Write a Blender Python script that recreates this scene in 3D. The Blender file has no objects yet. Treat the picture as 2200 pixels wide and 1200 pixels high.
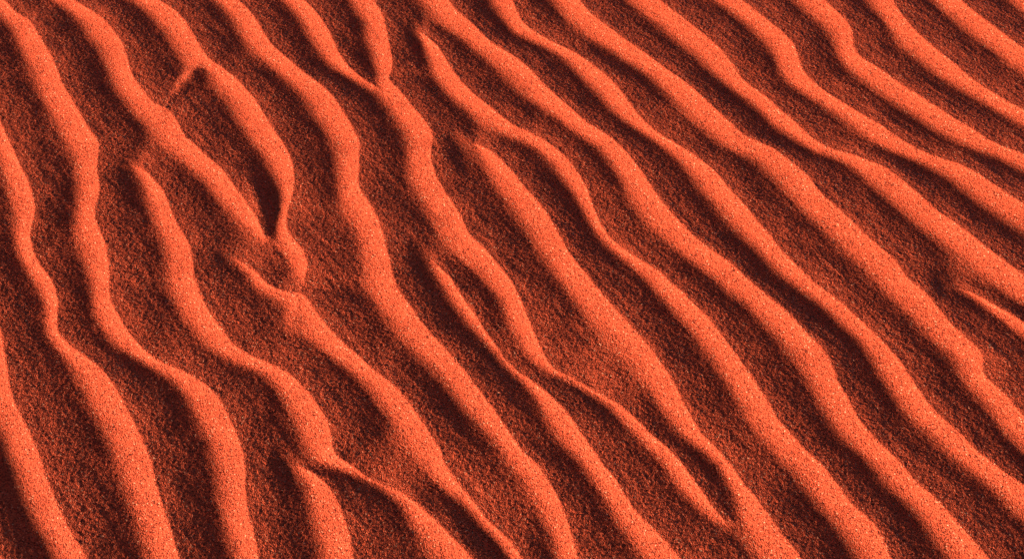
import bpy, math, random
import numpy as np
from mathutils import Vector

# ------------------------------------------------------------------ camera, sky, sun, exposure
scene = bpy.context.scene
COL = scene.collection
PITCH, HFOV, DIST = math.radians(45), math.radians(35), 2.379
CAM = np.array([0.0, 0.0, DIST * math.sin(PITCH)])
cam_data = bpy.data.cameras.new('camera')
cam_data.sensor_width = 36
cam_data.lens = 18 / math.tan(HFOV / 2)
cam_data.clip_start, cam_data.clip_end = 0.05, 2000
cam = bpy.data.objects.new('camera', cam_data)
cam.location = CAM
cam.rotation_euler = (math.pi / 2 - PITCH, 0, 0)
COL.objects.link(cam)
scene.camera = cam

SUN_ELEV = math.radians(9.6)
SUN_AZ = math.atan2(-0.90, -0.44)          # compass angle of the sun: x = sin, y = cos
sun_dir = Vector((math.sin(SUN_AZ) * math.cos(SUN_ELEV), math.cos(SUN_AZ) * math.cos(SUN_ELEV), math.sin(SUN_ELEV)))
sl = bpy.data.lights.new('sun', 'SUN')
sl.energy, sl.angle, sl.color = 1.5, math.radians(10), (1.0, 0.93, 0.84)
so = bpy.data.objects.new('sun', sl)                # hazy desert sun, low and soft
so.rotation_euler = sun_dir.to_track_quat('Z', 'Y').to_euler()
so.location = (-3, -2, 3)
COL.objects.link(so)

world = bpy.data.worlds.new('World')
scene.world = world
world.use_nodes = True
wn = world.node_tree
wn.nodes.clear()
sky = wn.nodes.new('ShaderNodeTexSky')
sky.sky_type = 'NISHITA'
sky.sun_disc = False
sky.sun_elevation = SUN_ELEV
sky.sun_rotation = SUN_AZ
sky.air_density, sky.dust_density, sky.ozone_density = 0.08, 0.1, 0.2
bg = wn.nodes.new('ShaderNodeBackground')
bg.inputs['Strength'].default_value = 0.05
wo = wn.nodes.new('ShaderNodeOutputWorld')
wn.links.new(sky.outputs[0], bg.inputs['Color'])
wn.links.new(bg.outputs[0], wo.inputs['Surface'])

scene.view_settings.view_transform = 'Standard'
scene.view_settings.look = 'None'
scene.view_settings.exposure = 3.25
scene.view_settings.gamma = 1
scene.view_settings.use_curve_mapping = False

# ------------------------------------------------------------------ sand material
def sand_material():
    m = bpy.data.materials.new('red_sand')
    m.use_nodes = True
    nt = m.node_tree
    nt.nodes.clear()
    N = nt.nodes.new
    L = nt.links.new
    out = N('ShaderNodeOutputMaterial')
    bs = N('ShaderNodeBsdfPrincipled')
    L(bs.outputs[0], out.inputs['Surface'])
    co = N('ShaderNodeTexCoord')
    grain = N('ShaderNodeTexVoronoi')                      # one cell per grain
    grain.inputs['Scale'].default_value = 620
    L(co.outputs['Object'], grain.inputs['Vector'])
    sep = N('ShaderNodeSeparateColor')
    L(grain.outputs['Color'], sep.inputs[0])
    ramp = N('ShaderNodeValToRGB')                         # mineral colours of single grains
    e = ramp.color_ramp.elements
    e[0].position, e[0].color = 0.0, (0.10, 0.016, 0.008, 1)
    e[1].position, e[1].color = 1.0, (0.80, 0.32, 0.15, 1)
    for p, c in ((0.16, (0.34, 0.042, 0.016, 1)), (0.36, (0.57, 0.069, 0.024, 1)),
                 (0.75, (0.66, 0.086, 0.030, 1)), (0.95, (0.69, 0.10, 0.037, 1)), (0.985, (0.72, 0.16, 0.07, 1))):
        k = e.new(p); k.color = c
    L(sep.outputs[0], ramp.inputs['Fac'])
    blot = N('ShaderNodeTexNoise')                         # faint uneven tint, centimetres across
    blot.inputs['Scale'].default_value = 28
    blot.inputs['Detail'].default_value = 5
    L(co.outputs['Object'], blot.inputs['Vector'])
    mr = N('ShaderNodeMapRange')
    mr.inputs['From Min'].default_value, mr.inputs['From Max'].default_value = 0.3, 0.7
    mr.inputs['To Min'].default_value, mr.inputs['To Max'].default_value = 0.90, 1.08
    L(blot.outputs['Fac'], mr.inputs['Value'])
    mul = N('ShaderNodeVectorMath'); mul.operation = 'SCALE'
    L(ramp.outputs['Color'], mul.inputs[0])
    L(mr.outputs[0], mul.inputs['Scale'])
    L(mul.outputs[0], bs.inputs['Base Color'])
    rr = N('ShaderNodeMapRange')
    rr.inputs['To Min'].default_value, rr.inputs['To Max'].default_value = 0.45, 0.95
    L(sep.outputs[1], rr.inputs['Value'])
    L(rr.outputs[0], bs.inputs['Roughness'])
    bs.inputs['Specular IOR Level'].default_value = 0.04
    bump = N('ShaderNodeBump')
    bump.inputs['Strength'].default_value = 1.0
    bump.inputs['Distance'].default_value = 0.0008         # each grain stands a little proud
    bump.invert = True
    L(grain.outputs['Distance'], bump.inputs['Height'])
    L(bump.outputs[0], bs.inputs['Normal'])
    return m
SAND = sand_material()

# ------------------------------------------------------------------ the ridges: crest line and width of the windward face
# (survey points: x, y of the crest and how far the windward face reaches to its left)
R = {}
R['Y'] = [(-110,900,60),(-70,1010,60),(-30,1115,62),(8,1215,62)]
R['Z'] = [(-45,560,40),(-18,640,45),(0,705,50),(8,750,52),(18,808,55),(28,858,58),(48,900,58),(63,930,62),(82,975,70),(100,1025,70),(120,1075,70),(142,1125,62),(165,1165,65),(185,1200,70)]
R['A'] = [(-60,110,50),(-30,195,45),(0,262,38),(22,310,36),(40,350,38),(59,388,44),(72,430,47),(75,460,46),(67,490,38),(65,512,33),(75,552,32),(90,578,35),(108,600,32),(122,635,30),(124,658,26),(121,688,24),(125,715,26),(150,742,34),(180,765,48),(212,790,58),(238,820,68),(255,850,75),(277,888,78),(287,908,74),(308,950,78),(325,995,76),(335,1040,70),(350,1090,67),(367,1140,70),(384,1198,66)]
R['B'] = [(-25,-25,35),(7,2,35),(33,27,40),(63,47,50),(83,78,58),(108,120,62),(122,150,60),(135,185,60),(155,218,62),(175,252,65),(200,292,65),(212,312,60),(211,342,51),(209,370,49),(214,400,48),(212,425,48),(204,455,44),(208,482,48),(222,515,50),(231,547,49),(235,595,44),(234,615,40),(237,645,37),(252,675,44),(270,708,48),(295,738,45),(325,765,42),(360,785,38),(400,802,48),(432,822,66),(458,845,76),(478,872,76),(495,905,65),(515,952,67),(526,1000,66),(527,1050,57),(532,1095,57),(543,1137,55),(550,1170,52),(555,1202,50)]
R['C'] = [(120,-25,35),(155,0,38),(185,18,46),(225,47,62),(250,78,58),(267,105,52),(277,140,45),(287,170,47),(310,200,56),(330,225,62),(357,238,72),(380,262,76),(397,297,68),(410,307,65),(440,335,62),(475,365,55),(505,405,48),(532,442,45),(548,465,40),(557,485,22),(566,503,8)]
R['D'] = [(295,-20,45),(332,0,50),(360,15,64),(390,40,67),(412,72,57),(430,103,58),(447,127,55),(475,147,42),(505,170,45),(530,197,48),(548,217,52),(572,257,57),(597,297,61),(605,305,60),(622,337,57),(631,370,44),(630,407,35),(622,437,24),(615,462,24),(615,490,24),(632,517,35),(652,542,43),(659,570,37),(655,595,24),(648,612,18),(643,626,12)]
R['E'] = [(268,349,6),(288,356,14),(310,367,26),(335,392,34),(355,422,43),(370,460,41),(387,495,46),(407,527,55),(414,562,54),(417,597,51),(422,610,52),(435,645,54),(452,677,50),(475,707,54),(502,742,52),(547,768,46),(600,792,48),(632,815,57),(662,845,65),(682,875,72),(697,897,74),(710,930,70),(714,957,62),(720,980,40),(755,1000,20),(787,1022,18),(827,1040,22),(870,1062,30),(907,1095,46),(942,1125,57),(970,1155,63),(1012,1198,67)]
R['K'] = [(625,990,6),(638,998,14),(655,1007,24),(690,1030,48),(712,1057,62),(730,1092,73),(742,1125,70),(750,1155,67),(758,1200,57)]
R['F'] = [(480,535,4),(495,545,8),(522,565,15),(550,585,24),(565,603,30),(582,615,32),(605,624,36),(645,632,50),(662,647,60),(682,677,60),(710,710,59),(735,737,50),(765,762,45),(795,790,46),(830,817,58),(860,845,69),(880,870,74),(898,897,62),(925,937,60),(945,967,54),(952,992,43),(975,1027,34),(1007,1065,23),(1037,1105,21),(1070,1140,28),(1097,1165,32),(1120,1198,34)]
R['G'] = [(480,-25,44),(507,0,45),(527,17,45),(548,42,48),(567,75,52),(592,107,46),(625,135,48),(660,165,53),(697,192,60),(725,225,68),(747,260,65),(767,297,56),(772,315,49),(771,350,44),(770,382,48),(772,407,50),(787,430,48),(807,465,46),(822,505,54),(832,545,60),(843,592,60),(857,627,62),(882,662,62),(905,695,63),(932,727,60),(960,755,60),(990,790,64),(1015,822,61),(1040,855,63),(1067,893,50),(1097,934,38),(1122,970,36),(1150,997,48),(1170,1022,53),(1192,1060,50),(1210,1095,43),(1222,1132,40),(1232,1165,40),(1239,1200,34)]
R['Ha'] = [(628,-22,38),(650,0,40),(672,22,47),(692,47,45),(712,82,42),(727,115,38),(750,145,36),(775,166,26),(800,180,18),(815,188,10)]
R['H'] = [(785,-25,48),(800,0,48),(812,20,47),(824,42,44),(830,72,43),(837,105,44),(843,135,35),(841,152,24),(834,170,26),(845,185,50),(870,212,55),(897,245,57),(922,278,63),(930,300,58),(925,325,47),(927,352,53),(940,387,55),(965,430,60),(990,467,64),(1007,505,66),(1040,537,62),(1070,572,48),(1090,597,48),(1104,617,40),(1117,645,38),(1132,680,43),(1150,725,35),(1167,760,27),(1185,787,20),(1220,805,15),(1255,825,16),(1290,845,22),(1325,865,26),(1360,895,30),(1395,930,32),(1430,960,33),(1457,987,37),(1482,1022,37),(1510,1060,33),(1525,1083,25),(1545,1106,12)]
R['I'] = [(915,546,5),(925,553,9),(940,570,14),(967,597,26),(977,614,32),(997,645,32),(1022,680,25),(1042,712,17),(1065,742,12),(1085,770,10),(1107,792,13),(1145,820,26),(1182,850,40),(1207,877,50),(1226,900,56),(1247,932,50),(1272,965,47),(1295,1000,41),(1322,1032,46),(1347,1072,47),(1370,1105,53),(1402,1137,60),(1430,1167,67),(1460,1200,58)]
R['J'] = [(876,52,4),(890,61,10),(910,75,19),(940,102,35),(960,135,40),(980,165,49),(1007,195,52),(1042,225,52),(1077,252,55),(1105,272,52),(1142,287,40),(1175,307,32),(1207,332,42),(1235,365,38),(1257,400,37),(1272,440,25),(1285,472,18),(1307,507,22),(1335,532,25),(1377,560,33),(1420,587,46),(1435,606,43),(1462,627,52),(1490,655,55),(1522,687,55),(1547,720,57),(1570,750,55),(1597,787,55),(1622,825,51),(1645,860,55),(1670,903,57),(1697,932,60),(1732,972,62),(1765,1002,67),(1795,1042,68),(1830,1085,68),(1868,1120,74),(1890,1152,73),(1912,1200,68)]
R['L'] = [(1003,303,5),(1018,308,12),(1040,317,24),(1070,340,45),(1098,370,55),(1130,410,63),(1162,445,68),(1187,482,66),(1207,520,57),(1232,560,55),(1262,597,63),(1297,640,72),(1330,677,74),(1362,712,73),(1392,745,66),(1417,782,56),(1442,817,54),(1462,855,50),(1483,895,48),(1505,930,35),(1540,965,28),(1567,995,25),(1590,1030,28),(1618,1065,48),(1650,1110,72),(1672,1140,82),(1695,1170,85),(1718,1202,88)]
R['M'] = [(930,-30,52),(960,0,55),(980,27,59),(1017,57,56),(1050,90,46),(1100,122,60),(1135,150,65),(1165,182,62),(1192,207,48),(1225,235,48),(1260,265,48),(1310,297,46),(1350,335,48),(1372,365,50),(1397,402,52),(1425,442,58),(1457,477,63),(1490,510,60),(1530,542,67),(1570,570,67),(1605,602,60),(1650,640,60),(1697,682,64),(1732,720,63),(1760,747,71),(1785,785,70),(1797,820,58),(1817,855,57),(1842,900,60),(1870,935,58),(1907,970,60),(1940,1005,60),(1970,1040,58),(2007,1072,68),(2040,1107,70),(2072,1145,72),(2120,1200,78)]
R['N'] = [(1092,-25,48),(1100,0,47),(1110,27,41),(1127,55,38),(1157,75,30),(1195,95,27),(1235,115,44),(1270,140,50),(1307,170,54),(1337,205,45),(1360,235,40),(1377,255,37),(1412,285,28),(1460,315,37),(1497,340,47),(1535,372,53),(1562,405,59),(1595,440,61),(1625,477,52),(1652,508,56),(1677,540,51),(1710,572,50),(1740,602,52),(1780,632,48),(1812,657,50),(1850,692,46),(1887,727,47),(1917,760,55),(1940,790,58),(1960,822,58),(1985,860,54),(2020,898,57),(2060,932,62),(2092,965,58),(2132,997,62),(2170,1025,64),(2205,1050,76),(2245,1085,78)]
R['O'] = [(1215,-30,50),(1240,0,52),(1265,30,58),(1297,55,60),(1337,85,64),(1377,112,54),(1417,142,53),(1457,170,60),(1495,200,67),(1527,230,74),(1565,265,75),(1605,298,72),(1662,324,75),(1697,350,75),(1732,380,72),(1762,420,75),(1795,447,79),(1830,480,74),(1867,515,77),(1897,542,80),(1927,570,82),(1945,597,74),(1980,627,73),(2010,660,77),(2040,697,70),(2075,730,68),(2105,757,68),(2111,778,52),(2111,803,42),(2137,830,50),(2165,857,58),(2192,890,65),(2230,930,68)]
R['P'] = [(1378,-28,60),(1412,0,62),(1445,27,68),(1482,55,76),(1520,85,76),(1552,115,68),(1570,140,52),(1597,175,41),(1627,197,42),(1652,216,45),(1677,240,47),(1712,270,47),(1745,299,48),(1790,322,44),(1835,335,58),(1870,350,68),(1907,367,76),(1947,400,75),(1982,430,71),(2017,460,75),(2060,490,82),(2095,517,87),(2130,545,85),(2172,577,85),(2202,598,83),(2250,632,80)]
R['Q'] = [(1550,-25,46),(1587,0,47),(1615,20,48),(1650,48,46),(1685,78,50),(1707,105,52),(1716,134,50),(1732,165,46),(1770,197,41),(1810,222,41),(1850,247,52),(1890,272,60),(1930,300,62),(1970,322,59),(2007,337,62),(2050,352,68),(2082,367,76),(2122,392,82),(2165,422,88),(2202,446,88),(2250,476,85)]
R['R'] = [(1745,-25,55),(1767,0,55),(1790,22,54),(1820,52,46),(1830,75,44),(1832,100,38),(1847,125,46),(1887,150,60),(1927,180,62),(1970,207,65),(2007,232,69),(2047,257,68),(2082,277,68),(2122,302,57),(2170,322,55),(2202,338,55),(2250,362,58)]
R['S'] = [(1902,-30,52),(1915,0,53),(1930,27,46),(1950,52,50),(1975,80,55),(2007,107,61),(2045,137,57),(2080,167,47),(2117,192,45),(2155,215,46),(2202,241,50),(2260,272,52)]
R['T'] = [(2025,-30,48),(2057,0,48),(2090,27,54),(2122,52,52),(2160,80,53),(2202,111,58),(2260,152,60)]
R['U'] = [(2160,-55,50),(2200,-20,50),(2235,10,50),(2290,55,52)]
R['V'] = [(2018,601,7),(2036,607,14),(2068,619,22),(2107,637,22),(2145,660,30),(2175,677,34),(2202,696,37),(2260,740,42)]
# low saddles that tie two ridges together (crest height as a share of a full ridge)
SADDLE = {'saddle_a': ([(414,150),(404,162),(392,178),(378,199),(364,220),(348,243)], (0.74, 1.08), 24),
          'saddle_b': ([(2108,776),(2130,786),(2150,797),(2170,806)], (0.85, 0.6), 18)}
# stretches that stand lower or higher than their width suggests (x, y, reach, factor)
RELIEF = {'H': [(1235, 815, 80, 0.85)], 'D': [(622, 450, 45, 0.95)], 'E': [(742, 995, 42, 1.4), (800, 1025, 40, 0.85)], 'F': [(1030, 1100, 60, 0.9)], 'Ha': [(800, 180, 40, 0.85)]}
OPEN_START = {'Y','Z','A','B','C','D','G','Ha','H','M','N','O','P','Q','R','S','T','U'}
OPEN_END = {'Y','Z','A','B','E','K','F','G','I','J','L','M','N','O','P','Q','R','S','T','U','V'}
LABELS = {'A': 'ridge with a narrow pinched waist near the left edge',
          'H': 'long ridge forked at its upper end, with a black hollow on its lee side',
          'Ha': 'short ridge branch running into the fork near the top',
          'D': 'ridge with a low saddle across to its left neighbour and a broken lower end',
          'K': 'ridge starting in a blunt tip beside a black hollow at the bottom',
          'F': 'ridge starting in a thin tip under the broken ridge end',
          'I': 'ridge starting in a thin knife-edged tip near the middle',
          'J': 'ridge starting in a pointed tip near the top',
          'L': 'wide ridge starting in a blunt tip beside a black hollow',
          'E': 'ridge starting in a rounded tip in the left half, thinning to a crease low down',
          'V': 'short thin ridge with a pointed tip at the right edge',
          'saddle_a': 'low cross saddle between two ridges', 'saddle_b': 'short low spur off a ridge'}

# ------------------------------------------------------------------ survey points -> metres on the ground
W0, H0 = 2200, 1200
F_PX = (W0 / 2) / math.tan(HFOV / 2)
cp, sp = math.cos(PITCH), math.sin(PITCH)
def ground(x, y, z=0.006):
    x = np.asarray(x, float); y = np.asarray(y, float)
    u, v = (x - W0 / 2) / F_PX, -(y - H0 / 2) / F_PX
    dx, dy, dz = u, cp + v * sp, -sp + v * cp
    k = (z - CAM[2]) / dz
    return np.stack([CAM[0] + k * dx, CAM[1] + k * dy], -1)

def spline(P, step):
    P = np.asarray(P, float)
    E = np.vstack([2 * P[0] - P[1], P, 2 * P[-1] - P[-2]])
    out = []
    for i in range(1, len(E) - 2):
        p0, p1, p2, p3 = E[i - 1], E[i], E[i + 1], E[i + 2]
        n = max(2, int(np.linalg.norm((p2 - p1)[:2]) / step))
        t = np.linspace(0, 1, n, endpoint=False)[:, None]
        out.append(0.5 * (2 * p1 + (p2 - p0) * t + (2 * p0 - 5 * p1 + 4 * p2 - p3) * t ** 2 + (3 * p1 - p0 - 3 * p2 + p3) * t ** 3))
    out.append(P[-1:])
    return np.vstack(out)

A0, W_REF, STOSS_K, STOSS_P = 0.0096, 0.031, 1.20, 1.75
LEE_M = 0.40                                        # share of the lee drop that is a straight slope
rng = np.random.default_rng(7)
lines = {}                                           # name -> array of (x, y, height, windward reach)
for k, pts in R.items():
    S = spline(pts, 11)
    c = ground(S[:, 0], S[:, 1])
    l = ground(S[:, 0] - S[:, 2], S[:, 1], 0.002)
    t = np.gradient(c, axis=0); t /= np.linalg.norm(t, axis=1)[:, None]
    d = l - c
    w = np.abs(t[:, 0] * d[:, 1] - t[:, 1] * d[:, 0])
    ker = np.hanning(13)[1:-1]; ker /= ker.sum()
    w = np.convolve(np.pad(w, 5, 'edge'), ker, 'valid')
    w = np.where(w > 0.033, 0.033 + (w - 0.033) * 0.5, w)
    w = np.maximum(w, 0.002)
    a = A0 * np.clip((w / W_REF), 0.02, 1.6) ** 0.50
    for px, py, rad, fac in RELIEF.get(k, ()):
        a = a * (1 + (fac - 1) * np.exp(-((S[:, 0] - px) ** 2 + (S[:, 1] - py) ** 2) / rad ** 2))
    lines[k] = np.column_stack([c, a, np.maximum(w * STOSS_K, 0.006)])

# the ridges carried on beyond the frame: u runs along the mean ridge direction, v across it
dirs = np.vstack([np.diff(q[:, :2], axis=0) for q in lines.values()]).sum(0)
UX = dirs / np.linalg.norm(dirs); VX = np.array([-UX[1], UX[0]])
ORG = np.array([0.0, 1.75])
def uv(p): return (np.asarray(p) - ORG) @ np.stack([UX, VX], 1)
def xy(u, v): return ORG + np.outer(u, UX) + np.outer(v, VX)
def fade(p):
    """ripples flatten out near the rim of the modelled field"""
    f = np.minimum.reduce([(p[:, 0] + 1.75) / 0.35, (1.75 - p[:, 0]) / 0.35, (p[:, 1] - 0.55) / 0.25, (3.45 - p[:, 1]) / 0.45])
    f = np.clip(f, 0, 1)
    return f * f * (3 - 2 * f)
def carry(keys, sgn):
    ends = {}
    for k in keys:
        q = uv(lines[k][:, :2])
        e, m = (q[-1], q[-9]) if sgn > 0 else (q[0], q[8])
        ends[k] = (e[0], e[1], (e[1] - m[1]) / (e[0] - m[0]))
    order = sorted(ends, key=lambda k: ends[k][1])
    rank = np.arange(len(order)); vv = np.array([ends[k][1] for k in order])
    fit = np.polyfit(rank, vv, 1)
    for n, k in enumerate(order):
        u0, v0, sl_ = ends[k]
        du = np.arange(1, 130) * 0.02
        u = u0 + sgn * du
        b = np.clip(du / 0.6, 0, 1); b = b * b * (3 - 2 * b)
        v = v0 + (np.polyval(fit, n) - v0) * b + sgn * np.clip(sl_, -0.6, 0.6) * du * np.exp(-du / 0.12)
        v = v + b * (0.012 * np.sin(u * 11 + n * 0.5) + 0.008 * np.sin(u * 23 + n * 1.7))
        p = xy(u, v)
        q0 = lines[k][-1 if sgn > 0 else 0]
        mix = np.clip(du / 0.3, 0, 1)
        g = 1 + 0.15 * np.sin(u * 9 + n * 2.1)
        ext = np.column_stack([p, q0[2] + (A0 * g - q0[2]) * mix, q0[3] + (W_REF * STOSS_K * g - q0[3]) * mix])
        lines[k] = np.vstack([lines[k], ext]) if sgn > 0 else np.vstack([ext[::-1], lines[k]])
carry(OPEN_START, -1)
carry(OPEN_END, 1)
extra = {}
for nm, base, sgn in (('west', lines['Y'], None), ('east', lines['U'], None)):
    q = uv(base[:, :2])
    sgn = np.sign(q[:, 1].mean())
    for i in range(1, 34):
        u = q[:, 0]
        v = q[:, 1] + sgn * i * 0.074 + 0.012 * np.sin(u * 8 + i * 1.3) + 0.008 * np.sin(u * 19 + i * 2.9)
        g = 1 + 0.15 * np.sin(u * 10 + i * 1.9)
        extra[nm + str(i)] = np.column_stack([xy(u, v), A0 * g, W_REF * STOSS_K * g])
for dct in (lines, extra):
    for k in list(dct):
        q = dct[k].copy()
        keep = (np.abs(q[:, 0]) < 1.85) & (q[:, 1] > 0.45) & (q[:, 1] < 3.55)
        q = q[keep]
        if len(q) < 6:
            del dct[k]; continue
        q[:, 2] *= np.maximum(fade(q[:, :2]), 0.02)
        dct[k] = q

# how far each crest's lee slope runs before it meets the foot of the next ridge downwind
def add_lee(dct, others):
    P0 = np.vstack([q[:-1, :2] for q in others.values()]); P1 = np.vstack([q[1:, :2] for q in others.values()])
    W0_ = np.concatenate([q[:-1, 3] for q in others.values()])
    own = np.concatenate([np.full(len(q) - 1, n) for n, q in enumerate(others.values())])
    E = P1 - P0
    keys = list(others)
    for k in list(dct):
        q = dct[k]
        t = np.gradient(q[:, :2], axis=0)
        for _ in range(3): t[1:-1] = (t[:-2] + 2 * t[1:-1] + t[2:]) / 4
        t /= np.linalg.norm(t, axis=1)[:, None]
        n = np.stack([-t[:, 1], t[:, 0]], 1)
        den = n[:, None, 0] * E[None, :, 1] - n[:, None, 1] * E[None, :, 0]
        dx, dy = P0[None, :, 0] - q[:, None, 0], P0[None, :, 1] - q[:, None, 1]
        with np.errstate(divide='ignore', invalid='ignore'):
            s_ = (dx * E[None, :, 1] - dy * E[None, :, 0]) / den
            m_ = (dx * n[:, None, 1] - dy * n[:, None, 0]) / den
        ok = (s_ > 0.004) & (m_ >= 0) & (m_ <= 1) & (own[None, :] != keys.index(k))
        s_ = np.where(ok, s_, 9)
        j = s_.argmin(1)
        L_ = np.minimum(s_[np.arange(len(q)), j], 0.16) - W0_[j]
        L_ = np.clip(L_, 0.014, 0.085)
        ker = np.hanning(15)[1:-1]; ker /= ker.sum()
        if len(L_) > 16: L_ = np.convolve(np.pad(L_, 6, 'edge'), ker, 'valid')
        dct[k] = np.column_stack([q, L_])
base = {**lines, **extra}
add_lee(lines, base)
add_lee(extra, base)

# ------------------------------------------------------------------ height field on a regular grid
EPS = A0 * 0.07
def lee(d, a, reach):
    u = d / reach
    return a - np.minimum(a, 0.24 * reach) * (LEE_M * u + (1 - LEE_M) * u * u)
def heights(x0, y0, h, nx, ny, allow, r_l=0.12):
    acc = np.full((ny, nx), math.exp(-0.0022 / EPS)); top = np.full((ny, nx), -1e9); who = np.full((ny, nx), -1, np.int16); rel = np.zeros((ny, nx))
    names = list(allow)
    for idx, k in enumerate(names):
        q = allow[k]
        rad = max(r_l, q[:, 3].max())
        i0 = max(0, int((q[:, 0].min() - rad - x0) / h)); i1 = min(nx, int((q[:, 0].max() + rad - x0) / h) + 2)
        j0 = max(0, int((q[:, 1].min() - rad - y0) / h)); j1 = min(ny, int((q[:, 1].max() + rad - y0) / h) + 2)
        if i1 <= i0 or j1 <= j0: continue
        D = np.full((j1 - j0, i1 - i0), 9.0, np.float32); SG = np.zeros_like(D); AA = np.zeros_like(D); WW = np.ones_like(D); LL = np.ones_like(D)
        for n in range(len(q) - 1):
            (ax, ay, aa, aw, al), (bx, by, ba, bw, bl) = q[n], q[n + 1]
            a0 = max(i0, int((min(ax, bx) - rad - x0) / h)); a1 = min(i1, int((max(ax, bx) + rad - x0) / h) + 2)
            b0 = max(j0, int((min(ay, by) - rad - y0) / h)); b1 = min(j1, int((max(ay, by) + rad - y0) / h) + 2)
            if a1 <= a0 or b1 <= b0: continue
            X = (x0 + h * np.arange(a0, a1, dtype=np.float32))[None, :] - ax
            Yv = (y0 + h * np.arange(b0, b1, dtype=np.float32))[:, None] - ay
            ex, ey = bx - ax, by - ay
            l2 = ex * ex + ey * ey
            if l2 < 1e-12: continue
            t = np.clip((X * ex + Yv * ey) / l2, 0, 1)
            d2 = (X - t * ex) ** 2 + (Yv - t * ey) ** 2
            v = (slice(b0 - j0, b1 - j0), slice(a0 - i0, a1 - i0))
            m = d2 < D[v]
            if not m.any(): continue
            D[v][m] = d2[m]
            SG[v][m] = (ex * Yv - ey * X)[m]
            AA[v][m] = (aa + t * (ba - aa))[m]
            WW[v][m] = (aw + t * (bw - aw))[m]
            LL[v][m] = (al + t * (bl - al))[m]
        d = np.sqrt(D)
        t = 1 - d / WW
        st = AA * np.where(t > 0, np.abs(t) ** STOSS_P, t * 0.45)
        if k in SADDLE:                                  # steep on the far side, a long gentle apron on the near side
            t = 1 - d / np.where(SG > 0, WW * 2.4, WW)
            hh = AA * np.where(t > 0, np.abs(t) ** 1.3, t)
        else: hh = np.where(SG < 0, st, lee(d, AA, LL))      # left of travel = lee
        hh = np.where(D > 8, -1, np.maximum(hh, -0.02))
        w = (slice(j0, j1), slice(i0, i1))
        acc[w] += np.exp(np.clip(hh / EPS, -40, 60))
        m = hh > top[w]
        top[w][m] = hh[m]
        who[w][m] = idx
        rel[w][m] = (hh / np.maximum(AA, 1e-5))[m]
    return EPS * np.log(acc), who, rel, names

def smooth_noise(nx, ny, across, along, ang, seed):
    """band-limited random relief with unit spread; across / along = its two sizes in cells, ang = its long direction"""
    w = np.random.default_rng(seed).standard_normal((ny, nx))
    fy, fx = np.fft.fftfreq(ny)[:, None], np.fft.rfftfreq(nx)[None, :]
    fl, fc = fx * math.cos(ang) + fy * math.sin(ang), -fx * math.sin(ang) + fy * math.cos(ang)
    q = (fl * along) ** 2 + (fc * across) ** 2
    a = np.fft.irfft2(np.fft.rfft2(w) * np.exp(-2.2 * q), (ny, nx))
    return (a - a.mean()) / a.std()

for k, (pts, share, wpx) in SADDLE.items():
    S = spline([(x, y, wpx) for x, y in pts], 8)
    c = ground(S[:, 0], S[:, 1])
    lines[k] = np.column_stack([c, A0 * np.linspace(share[0], share[1], len(c)), np.full(len(c), wpx * 0.0007), np.full(len(c), 0.03)])

# small scoured hollows beside the blunt tips, and a fill (negative) where two ridges meet: x, y, depth in mm, reach in px along and across
PITS = [(563,450,-2.6,38,20),(548,415,-1.4,34,18),(420,172,-1.2,16,16),(613,1014,3.4,32,20),(988,332,2.4,38,24),(908,572,2.4,36,22),(280,392,1.8,40,20),(482,563,1.4,24,18),(900,98,1.6,36,16),(1666,130,1.0,20,16),(2020,620,1.0,24,14)]

# fine sheet under the camera's view
MARG = 0.05
corners = ground([0, W0, 0, W0], [0, 0, H0, H0], 0.0)
FX0, FX1 = corners[:, 0].min() - MARG, corners[:, 0].max() + MARG
FY0, FY1 = corners[:, 1].min() - MARG, corners[:, 1].max() + MARG
HF = 0.00143
nx, ny = int((FX1 - FX0) / HF) + 1, int((FY1 - FY0) / HF) + 1
Z, who, rel, names = heights(FX0, FY0, HF, nx, ny, {**lines, **extra})
xs, ys = FX0 + HF * np.arange(nx), FY0 + HF * np.arange(ny)
GRAIN = 0.00021
g = rng.standard_normal((ny, nx))
def blur(a):
    a = (np.roll(a, 1, 0) + 2 * a + np.roll(a, -1, 0)) / 4
    return (np.roll(a, 1, 1) + 2 * a + np.roll(a, -1, 1)) / 4
b = blur(rng.standard_normal((ny, nx)))
g = 0.75 * g + 0.55 * b / b.std()
def soften(a, n):
    k = np.hanning(2 * n + 3)[1:-1]; k /= k.sum()
    for ax in (0, 1):
        p = np.pad(a, [(n, n) if x == ax else (0, 0) for x in (0, 1)], 'edge')
        a = sum(k[i] * (p[i:i + a.shape[0]] if ax == 0 else p[:, i:i + a.shape[1]]) for i in range(2 * n + 1))
    return a
low = np.isin(who, [i for i, n_ in enumerate(names) if n_ in SADDLE])
wt = soften(np.where(low, 0, np.clip((rel - 0.70) / 0.25, 0, 1)), 2)           # crests stay crisp, hollows are rounded
Z = Z * wt + soften(Z, 9) * (1 - wt)
for px, py, dep, rl, rc in PITS:
    c, dn, rt = ground(px, py, 0), ground(px + 0.35 * rl, py + rl, 0), ground(px + rc, py, 0)
    e = (dn - c) / np.linalg.norm(dn - c)
    xx, yy = xs[None, :] - c[0], ys[:, None] - c[1]
    al, ac = (xx * e[0] + yy * e[1]) / np.linalg.norm(dn - c), (-xx * e[1] + yy * e[0]) / np.linalg.norm(rt - c)
    Z = Z - 0.001 * dep * np.exp(-al ** 2 - ac ** 2)
Z = Z + GRAIN * g + 0.00006 * smooth_noise(nx, ny, 8, 8, 0, 3) + 0.00022 * smooth_noise(nx, ny, 28, 28, 0, 4) + 0.00008 * smooth_noise(nx, ny, 7, 45, -0.95, 5)
half_near, half_far = corners[2:, 0].max() + MARG, corners[:2, 0].max() + MARG
yn, yf = corners[2:, 1].min(), corners[:2, 1].max()
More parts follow.
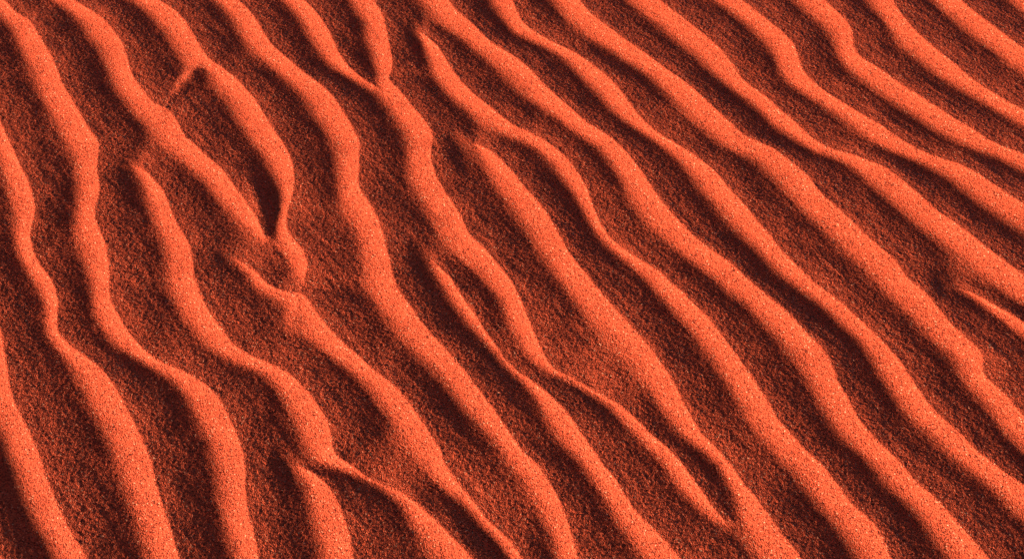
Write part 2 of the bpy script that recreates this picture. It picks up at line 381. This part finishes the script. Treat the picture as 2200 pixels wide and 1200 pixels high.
half = half_near + (half_far - half_near) * (ys - yn) / (yf - yn)
inside = np.abs(xs)[None, :] <= half[:, None]
qin = inside[:-1, :-1] & inside[1:, :-1] & inside[:-1, 1:] & inside[1:, 1:]
ridge_ids = [i for i, n in enumerate(names) if n in R or n in SADDLE]
cell_who = np.where((rel > 0.16), who, -1)[:-1, :-1]
cell_who = np.where(np.isin(cell_who, ridge_ids), cell_who, -1)

def grid_part(mask):
    """vertices and quads of the grid cells in mask"""
    jj, ii = np.nonzero(mask)
    v = np.stack([jj * nx + ii, jj * nx + ii + 1, (jj + 1) * nx + ii + 1, (jj + 1) * nx + ii], -1)
    u, inv = np.unique(v, return_inverse=True)
    co = np.stack([xs[u % nx], ys[u // nx], Z.ravel()[u]], -1)
    return co, inv.reshape(-1, 4)
def mesh_object(name, co, quads, parent=None, smooth=False):
    me = bpy.data.meshes.new(name)
    me.vertices.add(len(co)); me.vertices.foreach_set('co', co.astype(np.float32).ravel())
    me.loops.add(quads.size); me.loops.foreach_set('vertex_index', quads.astype(np.int32).ravel())
    me.polygons.add(len(quads)); me.polygons.foreach_set('loop_start', np.arange(0, quads.size, 4, dtype=np.int32))
    if smooth: me.polygons.foreach_set('use_smooth', np.ones(len(quads), bool))
    me.update(calc_edges=True)
    me.materials.append(SAND)
    o = bpy.data.objects.new(name, me)
    COL.objects.link(o)
    if parent: o.parent = parent
    return o

# wide sheet carrying the ripples on past the frame and out to the horizon
HO = 0.0043
ox0, oy0 = -1.8, 0.5
onx, ony = int(3.6 / HO), int(3.0 / HO)
ZO, who_o, rel_o, _ = heights(ox0, oy0, HO, onx, ony, {**lines, **extra})
wo_ = soften(np.clip((rel_o - 0.70) / 0.25, 0, 1), 1)
ZO = ZO * wo_ + soften(ZO, 3) * (1 - wo_)
go = rng.standard_normal((ony, onx)); go = 0.6 * go + 0.75 * blur(go) / blur(go).std()
ZO = ZO + 0.00045 * go + 0.00022 * smooth_noise(onx, ony, 10, 10, 0, 14) + 0.0001 * smooth_noise(onx, ony, 2, 14, -0.95, 15)
oxs, oys = ox0 + HO * np.arange(onx), oy0 + HO * np.arange(ony)
grow = np.cumsum(HO * 1.5 ** np.arange(1, 27))
X = np.concatenate([oxs[0] - grow[::-1], oxs, oxs[-1] + grow])
Yy = np.concatenate([oys[0] - grow[::-1], oys, oys[-1] + grow])
ZZ = np.full((len(Yy), len(X)), 0.0)
n = len(grow)
ZZ[n:n + ony, n:n + onx] = ZO
XX, YY = np.meshgrid(X, Yy)
hl = half_near + (half_far - half_near) * (YY - yn) / (yf - yn)
deep = (np.abs(XX) < hl - 0.010) & (YY > FY0 + 0.010) & (YY < FY1 - 0.010)
near = (np.abs(XX) < hl + HO) & (YY > FY0 - HO) & (YY < FY1 + HO)
ZZ = np.where(near, ZZ - 0.0003, ZZ)
keep = ~(deep[:-1, :-1] & deep[1:, :-1] & deep[:-1, 1:] & deep[1:, 1:])
jj, ii = np.nonzero(keep)
nX = len(X)
vo = np.stack([jj * nX + ii, jj * nX + ii + 1, (jj + 1) * nX + ii + 1, (jj + 1) * nX + ii], -1)
u, inv = np.unique(vo, return_inverse=True)
co_o = np.stack([XX.ravel()[u], YY.ravel()[u], ZZ.ravel()[u]], -1)
q_o = inv.reshape(-1, 4)

co_t, q_t = grid_part(qin & (cell_who < 0))
ground_sheet = mesh_object('sand_ground', np.vstack([co_t, co_o]), np.vstack([q_t, q_o + len(co_t)]))
ground_sheet['kind'] = 'structure'
ground_sheet['label'] = 'orange red sand surface covered in wind ripples'
ground_sheet['category'] = 'sand'

for i in ridge_ids:
    mk = qin & (cell_who == i)
    co, q = grid_part(mk)
    o = mesh_object('sand_saddle' if names[i] in SADDLE else 'sand_ridge', co, q, ground_sheet)
    if names[i] in LABELS: o['label'] = LABELS[names[i]]
